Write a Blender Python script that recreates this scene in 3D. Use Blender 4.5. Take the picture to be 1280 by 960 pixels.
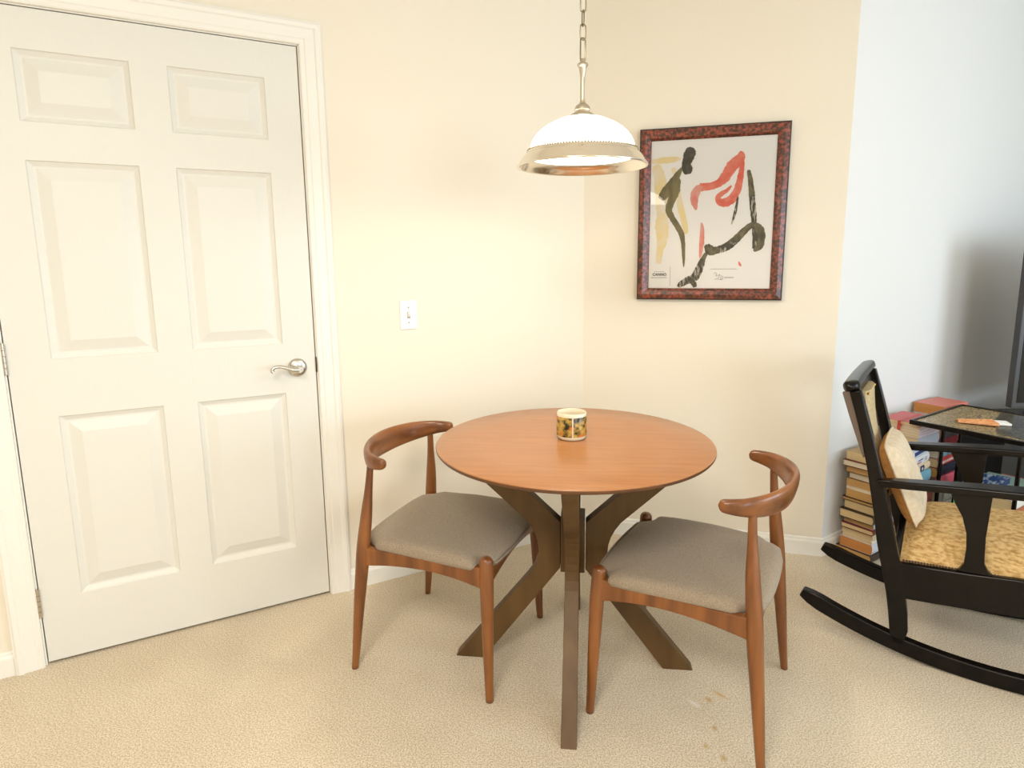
import bpy, bmesh, math, random
from mathutils import Vector, Matrix
random.seed(7)
PI = math.pi
for o in list(bpy.data.objects): bpy.data.objects.remove(o, do_unlink=True)
SC = bpy.context.scene
COL = SC.collection

# ------------------------------------------------------------------ camera
F_PX, PITCH, ROLL, CAM_H = 774.511, 0.160609, -0.008655, 1.30909
cd = bpy.data.cameras.new('camera'); cam = bpy.data.objects.new('camera', cd); COL.objects.link(cam)
cp, sp_, cr, sr = math.cos(PITCH), math.sin(PITCH), math.cos(ROLL), math.sin(ROLL)
fw = Vector((0, cp, -sp_)); rt0 = Vector((1, 0, 0)); up0 = Vector((0, sp_, cp))
rt = rt0*cr + up0*sr; up = -rt0*sr + up0*cr
M = Matrix((rt, up, -fw)).transposed().to_4x4(); M.translation = (0, 0, CAM_H)
cam.matrix_world = M
cd.sensor_fit = 'HORIZONTAL'; cd.sensor_width = 36; cd.lens = F_PX/1280*36
cd.shift_x = -7.5/1280; cd.shift_y = -31/1280; cd.clip_start = 0.05
SC.camera = cam

# ------------------------------------------------------------------ world, exposure, large lights
w = bpy.data.worlds.new('world'); SC.world = w; w.use_nodes = True
w.node_tree.nodes['Background'].inputs[0].default_value = (0.80, 0.90, 1.0, 1)
w.node_tree.nodes['Background'].inputs[1].default_value = 1.2
SC.view_settings.view_transform = 'Standard'; SC.view_settings.look = 'None'
SC.view_settings.gamma = 1; SC.view_settings.use_curve_mapping = False
SC.view_settings.exposure = 0.19

def area(name, loc, target, sx, sy, power, color):
    l = bpy.data.lights.new(name, 'AREA'); l.shape = 'RECTANGLE'; l.size = sx; l.size_y = sy
    l.energy = power; l.color = color
    o = bpy.data.objects.new(name, l); COL.objects.link(o); o.location = loc
    o.rotation_euler = (Vector(target)-Vector(loc)).to_track_quat('-Z', 'Y').to_euler()
    return o
# daylight coming in through the window opening of the right wall
area('window_daylight', (4.92, 0.1, 1.35), (2.2, 0.9, 1.1), 2.4, 1.7, 74, (0.70, 0.85, 1.0))
# cool fill light added behind the camera to lift the shadows
area('rear_fill_light', (2.7, -3.12, 1.35), (2.2, 2.0, 1.0), 2.2, 1.7, 62, (0.74, 0.87, 1.0))
# warm overall fill light, added out of view behind the camera
area('warm_fill_light', (-0.5, -0.5, 2.50), (-0.5, -0.5, 0), 0.9, 0.9, 60, (1.0, 0.93, 0.84))

# ------------------------------------------------------------------ materials
def lin(c):
    def f(v):
        v /= 255.0
        return v/12.92 if v <= .04045 else ((v+.055)/1.055)**2.4
    return (f(c[0]), f(c[1]), f(c[2]), 1)
def mat(name, c, rough=.5, metal=0, spec=.5, c2=None, nscale=(8, 8, 8), detail=3, bump=0, bscale=None, coat=0, ramp=(.35, .65), sheen=0):
    m = bpy.data.materials.new(name); m.use_nodes = True
    n, l = m.node_tree.nodes, m.node_tree.links
    b = n['Principled BSDF']; b.inputs['Base Color'].default_value = lin(c)
    b.inputs['Roughness'].default_value = rough; b.inputs['Metallic'].default_value = metal
    b.inputs['Specular IOR Level'].default_value = spec
    if coat: b.inputs['Coat Weight'].default_value = coat; b.inputs['Coat Roughness'].default_value = .12
    if sheen: b.inputs['Sheen Weight'].default_value = sheen
    if c2 or bump:
        tc = n.new('ShaderNodeTexCoord')
    if c2:
        mp = n.new('ShaderNodeMapping'); mp.inputs['Scale'].default_value = nscale
        nz = n.new('ShaderNodeTexNoise'); nz.inputs['Scale'].default_value = 1; nz.inputs['Detail'].default_value = detail
        r = n.new('ShaderNodeValToRGB'); r.color_ramp.elements[0].position = ramp[0]; r.color_ramp.elements[1].position = ramp[1]
        r.color_ramp.elements[0].color = lin(c); r.color_ramp.elements[1].color = lin(c2)
        l.new(tc.outputs['Object'], mp.inputs[0]); l.new(mp.outputs[0], nz.inputs['Vector'])
        l.new(nz.outputs['Fac'], r.inputs[0]); l.new(r.outputs[0], b.inputs['Base Color'])
    if bump:
        mp2 = n.new('ShaderNodeMapping'); mp2.inputs['Scale'].default_value = bscale or nscale
        n2 = n.new('ShaderNodeTexNoise'); n2.inputs['Scale'].default_value = 1; n2.inputs['Detail'].default_value = 4
        bp = n.new('ShaderNodeBump'); bp.inputs['Strength'].default_value = bump; bp.inputs['Distance'].default_value = .002
        l.new(tc.outputs['Object'], mp2.inputs[0]); l.new(mp2.outputs[0], n2.inputs['Vector'])
        l.new(n2.outputs['Fac'], bp.inputs['Height']); l.new(bp.outputs[0], b.inputs['Normal'])
    return m
MT = {}
MT['wall'] = mat('cream_wall_paint', (240, 231, 213), .85, spec=.2, bump=.12, bscale=(220, 220, 220))
MT['wall_white'] = mat('off_white_wall_paint', (234, 233, 230), .85, spec=.2, bump=.12, bscale=(220, 220, 220))
MT['ceiling'] = mat('ceiling_paint', (244, 240, 232), .9, spec=.1)
MT['trim'] = mat('white_trim_paint', (241, 238, 229), .35, spec=.4)
MT['door'] = mat('white_door_paint', (228, 226, 217), .45, spec=.4, bump=.15, bscale=(500, 500, 14))
MT['gap'] = mat('dark_gap', (60, 42, 20), .9)
MT['nickel'] = mat('satin_nickel', (205, 200, 190), .25, 1)
MT['brushed'] = mat('brushed_nickel', (238, 230, 216), .17, 1)
MT['antique'] = mat('antique_nickel_chain', (150, 138, 114), .3, 1)
MT['plastic'] = mat('white_plastic', (244, 242, 240), .35)
MT['chairwood'] = mat('walnut_stained_wood', (96, 52, 20), .36, c2=(150, 92, 42), nscale=(26, 26, 3.2), detail=5, coat=.25, ramp=(.3, .72), bump=.05, bscale=(90, 90, 8))
MT['chairwood_y'] = mat('walnut_stained_wood_crosswise', (96, 52, 20), .36, c2=(150, 92, 42), nscale=(18, 4, 26), detail=5, coat=.25, ramp=(.3, .72))
MT['tabletop'] = mat('table_top_wood', (158, 104, 60), .32, c2=(172, 118, 72), nscale=(60, 5, 60), detail=6, coat=.15, ramp=(.3, .7))
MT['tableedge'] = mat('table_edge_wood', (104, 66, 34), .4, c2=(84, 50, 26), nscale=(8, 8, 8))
MT['tableleg'] = mat('dark_walnut_wood', (80, 56, 28), .48, c2=(108, 80, 42), nscale=(14, 14, 2.5), detail=5, spec=.35, ramp=(.3, .75))
MT['seat'] = mat('taupe_seat_fabric', (140, 125, 106), .95, c2=(168, 153, 133), nscale=(420, 420, 420), detail=2, spec=.1, bump=.35, bscale=(700, 700, 700), sheen=.15)
MT['black'] = mat('black_lacquer', (9, 7, 6), .24, c2=(20, 15, 12), nscale=(30, 30, 30), spec=.26)
MT['blackplastic'] = mat('black_plastic', (20, 20, 21), .4)
MT['darkgrey'] = mat('dark_grey_plastic', (62, 60, 60), .4)
MT['screen'] = mat('dark_screen_glass', (8, 9, 10), .08)
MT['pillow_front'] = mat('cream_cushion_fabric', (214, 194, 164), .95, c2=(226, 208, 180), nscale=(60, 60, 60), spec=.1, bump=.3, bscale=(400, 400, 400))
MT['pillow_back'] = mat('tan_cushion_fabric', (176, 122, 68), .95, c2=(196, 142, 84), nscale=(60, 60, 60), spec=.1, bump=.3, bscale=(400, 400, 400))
MT['brocade'] = mat('gold_brocade_fabric', (178, 136, 80), .9, c2=(222, 190, 134), nscale=(60, 80, 150), detail=5, ramp=(.34, .60), spec=.15, bump=.6, bscale=(40, 90, 120))
MT['backfab'] = mat('beige_back_fabric', (186, 164, 122), .9, c2=(204, 184, 146), nscale=(90, 90, 90), spec=.15)
MT['brass'] = mat('brass_nail', (170, 130, 70), .35, 1)
MT['frame'] = mat('red_burl_lacquer', (62, 38, 24), .32, c2=(166, 78, 58), nscale=(90, 90, 90), detail=5, ramp=(.42, .70), coat=.3)
MT['frameedge'] = mat('black_frame_edge', (34, 24, 18), .4)
MT['paper'] = mat('print_paper', (255, 252, 246), .7)
MT['card'] = mat('white_card', (255, 253, 246), .7)
MT['grey_parts_cardshadow'] = mat('grey_parts_and_card_shadow', (168, 160, 140), .7)  # grey of switch details, and of the painted shadow beside the title card
MT['ink_olive'] = mat('olive_ink', (108, 98, 58), .8, c2=(138, 126, 82), nscale=(40, 40, 14))
MT['ink_dark'] = mat('dark_olive_ink', (64, 60, 42), .8, c2=(124, 116, 80), nscale=(60, 60, 30))
MT['ink_black'] = mat('charcoal_ink', (60, 58, 48), .8, c2=(96, 92, 78), nscale=(60, 60, 60), ramp=(.5, .75))
MT['ink_drybrush'] = mat('dry_brush_ink', (56, 52, 36), .8, c2=(214, 206, 184), nscale=(150, 150, 40), detail=5, ramp=(.50, .66))
MT['ink_red'] = mat('coral_ink', (236, 100, 78), .8, c2=(244, 142, 120), nscale=(30, 30, 30))
MT['ink_pink'] = mat('light_coral_ink', (236, 140, 126), .8, c2=(240, 176, 160), nscale=(60, 60, 20))
MT['ink_yellow'] = mat('pale_yellow_wash', (250, 228, 168), .8, c2=(250, 240, 220), nscale=(14, 14, 14), ramp=(.4, .68))
MT['ink_text'] = mat('printed_text_ink', (80, 76, 70), .8)
MT['pages_cream'] = mat('cream_page_edges', (226, 204, 160), .9, c2=(206, 176, 122), nscale=(8, 8, 420), detail=2)
MT['pages_tan'] = mat('tan_page_edges', (208, 168, 108), .9, c2=(186, 140, 80), nscale=(8, 8, 420), detail=2)
MT['pages_white'] = mat('white_page_edges', (232, 220, 196), .9, c2=(212, 196, 166), nscale=(8, 8, 420), detail=2)
MT['pages_orange'] = mat('orange_page_edges', (214, 150, 84), .9, c2=(188, 118, 58), nscale=(8, 8, 420), detail=2)
def cover(c, rough=.4):
    k = 'cover_%d_%d_%d' % c
    if k not in MT: MT[k] = mat(k, c, rough)
    return MT[k]

# carpet: two-scale mottling and a fine pile relief, with two faint worn spots
def carpet():
    m = bpy.data.materials.new('beige_carpet'); m.use_nodes = True
    n, l = m.node_tree.nodes, m.node_tree.links
    b = n['Principled BSDF']; b.inputs['Roughness'].default_value = 1; b.inputs['Specular IOR Level'].default_value = .05
    b.inputs['Sheen Weight'].default_value = .1
    tc = n.new('ShaderNodeTexCoord')
    def noise(s, d): 
        x = n.new('ShaderNodeTexNoise'); x.inputs['Scale'].default_value = s; x.inputs['Detail'].default_value = d
        l.new(tc.outputs['Object'], x.inputs['Vector']); return x
    fine = noise(240, 2); big = noise(3.0, 3)
    r = n.new('ShaderNodeValToRGB'); r.color_ramp.elements[0].position = .34; r.color_ramp.elements[1].position = .64
    r.color_ramp.elements[0].color = lin((194, 176, 148)); r.color_ramp.elements[1].color = lin((246, 233, 210))
    l.new(fine.outputs['Fac'], r.inputs[0])
    mx = n.new('ShaderNodeMix'); mx.data_type = 'RGBA'; mx.blend_type = 'MULTIPLY'; mx.inputs[0].default_value = 1
    r2 = n.new('ShaderNodeValToRGB'); r2.color_ramp.elements[0].position = .3; r2.color_ramp.elements[1].position = .7
    r2.color_ramp.elements[0].color = (.90, .88, .85, 1); r2.color_ramp.elements[1].color = (1, 1, 1, 1)
    l.new(big.outputs['Fac'], r2.inputs[0]); l.new(r.outputs[0], mx.inputs[6]); l.new(r2.outputs[0], mx.inputs[7])
    prev = mx.outputs[2]
    for (x, y, sx, sy, ang, col) in ((.563, 1.668, .012, .018, .3, (196, 160, 104)), (.604, 1.69, .010, .034, .75, (206, 168, 110)), (.515, 1.653, .011, .03, .7, (236, 228, 216)),
                                     (.545, 1.555, .01, .014, 0, (196, 162, 110)), (.50, 1.49, .012, .014, 0, (202, 170, 120)), (.535, 1.45, .012, .016, 0, (198, 166, 116))):
        mp = n.new('ShaderNodeMapping'); mp.vector_type = 'TEXTURE'
        mp.inputs['Location'].default_value = (x, y, 0); mp.inputs['Rotation'].default_value = (0, 0, ang); mp.inputs['Scale'].default_value = (sx, sy, 1)
        gr = n.new('ShaderNodeTexGradient'); gr.gradient_type = 'SPHERICAL'
        l.new(tc.outputs['Object'], mp.inputs[0]); l.new(mp.outputs[0], gr.inputs[0])
        mu = n.new('ShaderNodeMath'); mu.operation = 'MULTIPLY'; mu.inputs[1].default_value = 1.1; mu.use_clamp = True
        l.new(gr.outputs['Fac'], mu.inputs[0])
        q = n.new('ShaderNodeMix'); q.data_type = 'RGBA'; q.inputs[7].default_value = lin(col)
        l.new(mu.outputs[0], q.inputs[0]); l.new(prev, q.inputs[6]); prev = q.outputs[2]
    l.new(prev, b.inputs['Base Color'])
    bf = noise(260, 4)
    bp = n.new('ShaderNodeBump'); bp.inputs['Strength'].default_value = .8; bp.inputs['Distance'].default_value = .005
    l.new(bf.outputs['Fac'], bp.inputs['Height']); l.new(bp.outputs[0], b.inputs['Normal'])
    return m
MT['carpet'] = carpet()

def glass_shade():
    m = bpy.data.materials.new('lit_frosted_glass'); m.use_nodes = True
    b = m.node_tree.nodes['Principled BSDF']
    b.inputs['Base Color'].default_value = (1, .97, .92, 1); b.inputs['Roughness'].default_value = .3
    b.inputs['Emission Color'].default_value = (1, .93, .83, 1); b.inputs['Emission Strength'].default_value = 4.5
    return m
MT['shade'] = glass_shade()
def picture_glass():
    m = bpy.data.materials.new('picture_glass'); m.use_nodes = True
    n, l = m.node_tree.nodes, m.node_tree.links
    for x in list(n): n.remove(x)
    o = n.new('ShaderNodeOutputMaterial'); t = n.new('ShaderNodeBsdfTransparent'); g = n.new('ShaderNodeBsdfGlossy')
    g.inputs['Roughness'].default_value = .02
    f = n.new('ShaderNodeFresnel'); f.inputs[0].default_value = 1.5
    mx = n.new('ShaderNodeMixShader'); l.new(f.outputs[0], mx.inputs[0]); l.new(t.outputs[0], mx.inputs[1]); l.new(g.outputs[0], mx.inputs[2]); l.new(mx.outputs[0], o.inputs[0])
    return m
MT['pglass'] = picture_glass()

# ------------------------------------------------------------------ mesh helpers
def link(name, bm, m, parent=None, smooth=False, bevel=0, sub=0):
    bmesh.ops.recalc_face_normals(bm, faces=bm.faces)
    me = bpy.data.meshes.new(name); bm.to_mesh(me); bm.free()
    for x in (m if isinstance(m, (list, tuple)) else [m]): me.materials.append(x)
    if smooth:
        for p in me.polygons: p.use_smooth = True
        if smooth != 'all': me.set_sharp_from_angle(angle=math.radians(40))
    o = bpy.data.objects.new(name, me); COL.objects.link(o)
    if parent: o.parent = parent
    if bevel:
        bv = o.modifiers.new('bevel', 'BEVEL'); bv.width = bevel; bv.segments = 2; bv.limit_method = 'ANGLE'
    if sub:
        s = o.modifiers.new('sub', 'SUBSURF'); s.levels = sub; s.render_levels = sub
    return o
def tag(o, label=None, cat=None, group=None, kind=None):
    if label: o['label'] = label
    if cat: o['category'] = cat
    if group: o['group'] = group
    if kind: o['kind'] = kind
    return o
def empty(name, loc=(0, 0, 0), rz=0, **k):
    o = bpy.data.objects.new(name, None); COL.objects.link(o); o.location = loc; o.rotation_euler = (0, 0, rz)
    o.empty_display_size = .05
    return tag(o, **k)
def box(bm, x0, x1, y0, y1, z0, z1, mi=0):
    v = [bm.verts.new((x, y, z)) for z in (z0, z1) for y in (y0, y1) for x in (x0, x1)]
    for q in ((0, 1, 3, 2), (4, 6, 7, 5), (0, 4, 5, 1), (2, 3, 7, 6), (0, 2, 6, 4), (1, 5, 7, 3)):
        f = bm.faces.new([v[i] for i in q]); f.material_index = mi
    return v
def B(*a): bm = bmesh.new(); box(bm, *a); return bm
def prism(bm, pts, fn, h0, h1):
    """polygon pts (a,b) extruded between h0 and h1; fn(a,b,h)->xyz"""
    A = [bm.verts.new(fn(a, b, h0)) for a, b in pts]; C = [bm.verts.new(fn(a, b, h1)) for a, b in pts]
    bm.faces.new(A); bm.faces.new(C[::-1]); n = len(pts)
    for i in range(n): bm.faces.new((A[i], A[(i+1) % n], C[(i+1) % n], C[i]))
def lathe(bm, prof, seg=48, c=(0, 0, 0), closed=False):
    rings = []
    for r, z in prof:
        if r < 1e-6: rings.append([bm.verts.new((c[0], c[1], c[2]+z))])
        else: rings.append([bm.verts.new((c[0]+r*math.cos(2*PI*i/seg), c[1]+r*math.sin(2*PI*i/seg), c[2]+z)) for i in range(seg)])
    pairs = list(zip(rings, rings[1:])) + ([(rings[-1], rings[0])] if closed else [])
    for a, b in pairs:
        for i in range(seg):
            j = (i+1) % seg
            if len(a) == 1 and len(b) == 1: continue
            if len(a) == 1: bm.faces.new((a[0], b[i], b[j]))
            elif len(b) == 1: bm.faces.new((a[i], a[j], b[0]))
            else: bm.faces.new((a[i], a[j], b[j], b[i]))
def loft(bm, secs, cap=True, loop=False):
    R = [[bm.verts.new(p) for p in s] for s in secs]; n = len(R[0])
    for a, b in list(zip(R, R[1:])) + ([(R[-1], R[0])] if loop else []):
        for i in range(n): bm.faces.new((a[i], a[(i+1) % n], b[(i+1) % n], b[i]))
    if cap and not loop: bm.faces.new(R[0]); bm.faces.new(R[-1][::-1])
def tube(bm, pts, rad, seg=12, sub=1, loop=False, side=None, flat=1.0):
    """round (or flattened) tube along pts; rad a number or list; rounded ends when radii shrink"""
    P = [Vector(p) for p in pts]; n = len(P)
    R = rad if isinstance(rad, (list, tuple)) else [rad]*n
    if sub > 1:
        Q, RR = [], []
        for i in range(n-1):
            p0, p1, p2, p3 = P[max(i-1, 0)], P[i], P[i+1], P[min(i+2, n-1)]
            r0, r1, r2, r3 = R[max(i-1, 0)], R[i], R[i+1], R[min(i+2, n-1)]
            for k in range(sub):
                t = k/sub
                h = lambda a, b, c, d: .5*((2*b)+(c-a)*t+(2*a-5*b+4*c-d)*t*t+(3*b-a-3*c+d)*t**3)
                Q.append(h(p0, p1, p2, p3)); RR.append(max(h(r0, r1, r2, r3), .0003))
        P, R = Q+[P[-1]], RR+[R[-1]]; n = len(P)
    secs = []; u = None
    for i in range(n):
        if loop: t = (P[(i+1) % n]-P[i-1]).normalized()
        else: t = (P[min(i+1, n-1)]-P[max(i-1, 0)]).normalized()
        if side is not None: u = Vector(side)-t*t.dot(Vector(side)); u.normalize()
        elif u is None:
            u = t.orthogonal().normalized()
        else: u = (u-t*u.dot(t)).normalized()
        v = t.cross(u)
        secs.append([P[i]+(u*math.cos(2*PI*k/seg)+v*math.sin(2*PI*k/seg)*flat)*R[i] for k in range(seg)])
    loft(bm, secs, True, loop)

# ------------------------------------------------------------------ room layout (metres; camera stands at the origin)
A_L, A_B, A_R, A_F = 0.49377, -0.27180, math.radians(33), math.radians(-12)
Q = Vector((-0.75734, 2.28854)); dL = Vector((math.cos(A_L), math.sin(A_L)))
Cn = Q+dL*1.20537
dB = Vector((math.cos(A_B), math.sin(A_B))); O2 = Vector((1.3335, 2.5731))
dR = Vector((math.cos(A_R), math.sin(A_R))); I2 = O2+dR*3.0
dF = Vector((math.cos(A_F), math.sin(A_F)))
HC = 2.60
L0 = Q-dL*((Q.x+3.2)/dL.x)            # far end of the left wall
F1 = I2+dF*((4.8-I2.x)/dF.x)
def rn(d): return Vector((d.y, -d.x))  # towards the room for the polyline direction

fl = link('floor', B(-3.3, 4.95, -3.1, 4.5, -.12, 0), MT['carpet']); tag(fl, 'pale beige cut-pile carpet covering the whole floor', kind='structure')
ce = link('ceiling', B(-3.3, 4.95, -3.1, 4.5, HC, HC+.1), MT['ceiling']); tag(ce, kind='structure')

def wall(name, A, Bp, m, holes=(), th=.12):
    d = (Bp-A); L = d.length; d.normalize(); nn = rn(d)
    fn = lambda a, b, h: (A.x+d.x*a-nn.x*h, A.y+d.y*a-nn.y*h, b)
    bm = bmesh.new(); xs = 0
    def bx(a0, a1, b0, b1):
        if a1-a0 > 1e-4 and b1-b0 > 1e-4: prism(bm, [(a0, b0), (a1, b0), (a1, b1), (a0, b1)], fn, 0, th)
    for (a0, a1, b0, b1) in holes:
        bx(xs, a0, 0, HC); bx(a0, a1, 0, b0); bx(a0, a1, b1, HC); xs = a1
    bx(xs, L, 0, HC)
    return tag(link(name, bm, m), kind='structure')
uQ = (Q-L0).length
DW = .9071
wall('wall_left', L0, Cn, MT['wall'], [(uQ-DW-.006, uQ+.006, 0, 2.046)])
wall('wall_back', Cn, O2, MT['wall'])
wall('wall_return', O2, I2, MT['wall_white'])
wall('wall_far', I2, F1, MT['wall_white'])
wall('wall_right', F1, Vector((4.8, -3)), MT['wall_white'], [(F1.y-1.3, F1.y+1.1, .5, 2.2)])
wall('wall_front', Vector((4.8, -3)), Vector((-3.2, -3)), MT['wall'], [(1.0, 3.2, .5, 2.2)])  # opening made for the added rear window
wall('wall_side', Vector((-3.2, -3)), L0, MT['wall'])

# window in the right wall (outside the picture, the daylight comes from it)
wr = empty('window_1', (4.8, .1, 1.35), kind='structure')
bm = bmesh.new()
for y0, y1, z0, z1 in ((-1.2, 1.2, .85, .78), (-1.2, 1.2, -.85, -.78), (-1.2, -1.13, -.78, .78), (1.13, 1.2, -.78, .78), (-.03, .03, -.78, .78)):
    box(bm, .02, .07, y0, y1, min(z0, z1), max(z0, z1))
link('window_frame', bm, MT['trim'], wr)
wr2 = empty('added_window_2', (2.7, -3.0, 1.35), -PI/2, kind='structure')  # unseen window, added to hold the rear fill light
bm = bmesh.new()
for y0, y1, z0, z1 in ((-1.1, 1.1, .85, .78), (-1.1, 1.1, -.85, -.78), (-1.1, -1.03, -.78, .78), (1.03, 1.1, -.78, .78), (-.03, .03, -.78, .78)):
    box(bm, .02, .07, y0, y1, min(z0, z1), max(z0, z1))
link('window_frame', bm, MT['trim'], wr2)

# skirting boards: one profile swept along the walls, mitred at the corners
def offset_poly(pts, h):
    out = []
    for i, p in enumerate(pts):
        if i == 0: out.append(p+rn((pts[1]-p).normalized())*h)
        elif i == len(pts)-1: out.append(p+rn((p-pts[i-1]).normalized())*h)
        else:
            n1, n2 = rn((p-pts[i-1]).normalized()), rn((pts[i+1]-p).normalized())
            m_ = (n1+n2).normalized(); out.append(p+m_*(h/m_.dot(n1)))
    return out
PRB = [(0, 0), (.013, 0), (.013, .060), (.011, .066), (.0085, .070), (.0075, .077), (.003, .081), (0, .081)]
def base(names, pts):
    offs = [offset_poly(pts, h) for h, z in PRB]
    for i, nm in enumerate(names):
        bm = bmesh.new()
        loft(bm, [[(offs[k][j].x, offs[k][j].y, PRB[k][1]) for k in range(len(PRB))] for j in (i, i+1)])
        tag(link(nm, bm, MT['trim']), kind='structure')
base(['baseboard_left', 'baseboard_back', 'baseboard_return', 'baseboard_far'], [Q+dL*.0832, Cn, O2, I2, F1])
base(['baseboard_side'], [L0, Q+dL*(-DW-.0832)])

# ------------------------------------------------------------------ door, casing
def DL(u, z, h=0):
    n_ = rn(dL); return (Q.x+dL.x*u+n_.x*h, Q.y+dL.y*u+n_.y*h, z)
zt = 2.040
PR = [(0, 0), (0, .010), (.004, .0125), (.016, .012), (.020, .0145), (.030, .0155), (.050, .0165), (.055, .0205), (.066, .022), (.072, .0185), (.075, .018), (.075, 0)]
bm = bmesh.new()
secs = []
for k in range(4):
    s = []
    for wd, h in PR:
        wd += .0065
        u, z = {0: (-DW-wd, 0), 1: (-DW-wd, zt+wd), 2: (wd, zt+wd), 3: (wd, 0)}[k]
        s.append(DL(u, z, h))
    secs.append(s)
loft(bm, secs)
tr = tag(link('trim_1', bm, MT['trim']), kind='structure')
# jamb lining and stop behind the door
bm = bmesh.new()
fnD = lambda a, b, h: DL(a, b, -h)
for a0, a1, b0, b1, h0, h1 in ((-DW-.0062, -DW-.0025, 0, zt+.005, .001, .118), (.0025, .0062, 0, zt+.005, .001, .118), (-DW-.0025, .0025, zt+.0025, zt+.006, .001, .118)):
    prism(bm, [(a0, b0), (a1, b0), (a1, b1), (a0, b1)], fnD, h0, h1)
link('door_jamb', bm, MT['trim'], tr)
bm = bmesh.new(); prism(bm, [(-DW-.0025, 0), (.0025, 0), (.0025, zt+.0025), (-DW-.0025, zt+.0025)], fnD, .055, .06)
link('dark_gap_backing', bm, MT['gap'], tr)

dr = empty('door_1', DL(-DW/2, 0, 0), A_L, kind='structure')
dr['label'] = 'white six-panel interior door with a satin lever handle'
# door local: x from -DW/2..DW/2, y = -h (room side is -y)
zp = [(1.7223, 1.9258), (1.0103, 1.6122), (.2241, .8281)]
hw = DW/2-.0012
xp = [(-hw+.1098, -hw+.1098+.2912), (hw-.1098-.2912, hw-.1098)]
YF = .001
bm = bmesh.new()
xs = [-hw, xp[0][0], xp[0][1], xp[1][0], xp[1][1], hw]; zs = [.010, *zp[2], *zp[1], *zp[0], zt-.001]
holes = {(1, 1), (3, 1), (1, 3), (3, 3), (1, 5), (3, 5)}
gv = [[bm.verts.new((x, YF, z)) for x in xs] for z in zs]
for j in range(len(zs)-1):
    for i in range(len(xs)-1):
        if (i, j) in holes: continue
        bm.faces.new((gv[j][i], gv[j][i+1], gv[j+1][i+1], gv[j+1][i]))
box(bm, -hw, hw, YF+.0140, YF+.036, .010, zt-.001)
per = [(0, .010), (0, zt-.001), (1, .010), (1, zt-.001)]
for (xa, za, xb, zb) in ((-hw, .01, hw, .01), (hw, .01, hw, zt-.001), (hw, zt-.001, -hw, zt-.001), (-hw, zt-.001, -hw, .01)):
    bm.faces.new([bm.verts.new(v) for v in ((xa, YF, za), (xb, YF, zb), (xb, YF+.0140, zb), (xa, YF+.0140, za))])
bmesh.ops.remove_doubles(bm, verts=bm.verts, dist=.00005)
link('door_leaf', bm, MT['door'], dr)
for (z0, z1) in zp:
    for (x0, x1) in xp:
        bm = bmesh.new(); R = []
        for ins, dp in ((0, 0), (.003, .005), (.016, .0125), (.022, .0130), (.028, .0110), (.056, .0012), (.058, .0008)):
            R.append([bm.verts.new(q) for q in ((x0+ins, YF+dp, z0+ins), (x1-ins, YF+dp, z0+ins), (x1-ins, YF+dp, z1-ins), (x0+ins, YF+dp, z1-ins))])
        for a, b in zip(R, R[1:]):
            for i in range(4): bm.faces.new((a[i], a[(i+1) % 4], b[(i+1) % 4], b[i]))
        bm.faces.new(R[-1])
        link('raised_panel', bm, MT['door'], dr)
for zc in (1.022, .222, 1.84):
    bm = bmesh.new(); x = -DW/2-.002
    segs = 5; h = .092
    for k in range(segs):
        a = zc-h/2+k*h/segs+.0006; b_ = a+h/segs-.0012
        lathe(bm, [(0, a), (.0062, a), (.0062, b_), (0, b_)], 14, (x, -.0055, 0))
    lathe(bm, [(0, zc-h/2-.004), (.0045, zc-h/2-.003), (.0045, zc-h/2+.001)], 12, (x, -.0055, 0))
    lathe(bm, [(.0045, zc+h/2-.001), (.0045, zc+h/2+.003), (0, zc+h/2+.004)], 12, (x, -.0055, 0))
    link('hinge', bm, MT['nickel'], dr, True)
# lever handle
xh, zh = DW/2-.066, .920
bm = bmesh.new()
prof = [(0, 0), (.034, 0), (.034, .003), (.031, .008), (.024, .0115), (.016, .013), (0, .013)]
lathe(bm, prof, 40); bmesh.ops.rotate(bm, verts=bm.verts, cent=(0, 0, 0), matrix=Matrix.Rotation(PI/2, 3, 'X'))
bmesh.ops.translate(bm, verts=bm.verts, vec=(xh, 0, zh))
hd = link('lever_rose', bm, MT['nickel'], dr, True); hd['label'] = 'round satin nickel rose plate of the door handle'
bm = bmesh.new()
lathe(bm, [(0, .012), (.010, .012), (.010, .040), (.013, .044), (.0135, .055), (.011, .058), (.004, .058), (.004, .055), (0, .055)], 24)
bmesh.ops.rotate(bm, verts=bm.verts, cent=(0, 0, 0), matrix=Matrix.Rotation(PI/2, 3, 'X'))
bmesh.ops.translate(bm, verts=bm.verts, vec=(xh, 0, zh))
tube(bm, [(xh-.004, -.050, zh-.001), (xh-.022, -.051, zh+.001), (xh-.045, -.050, zh+.009), (xh-.068, -.049, zh+.015), (xh-.085, -.049, zh+.013), (xh-.094, -.049, zh+.004), (xh-.090, -.049, zh-.004)],
     [.011, .0095, .0075, .0062, .0058, .0062, .0068], 14, 5)
link('lever', bm, MT['nickel'], hd, True)
# latch strike seen in the gap
bm = bmesh.new(); box(bm, DW/2-.0012, DW/2+.0035, -.0035, .03, .897, .953)
lp = link('strike_plate', bm, mat('dark_bronze', (70, 52, 36), .4, .8), tr); lp.matrix_world = dr.matrix_basis.copy()
lp['label'] = 'dark metal strike plate in the gap'

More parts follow.
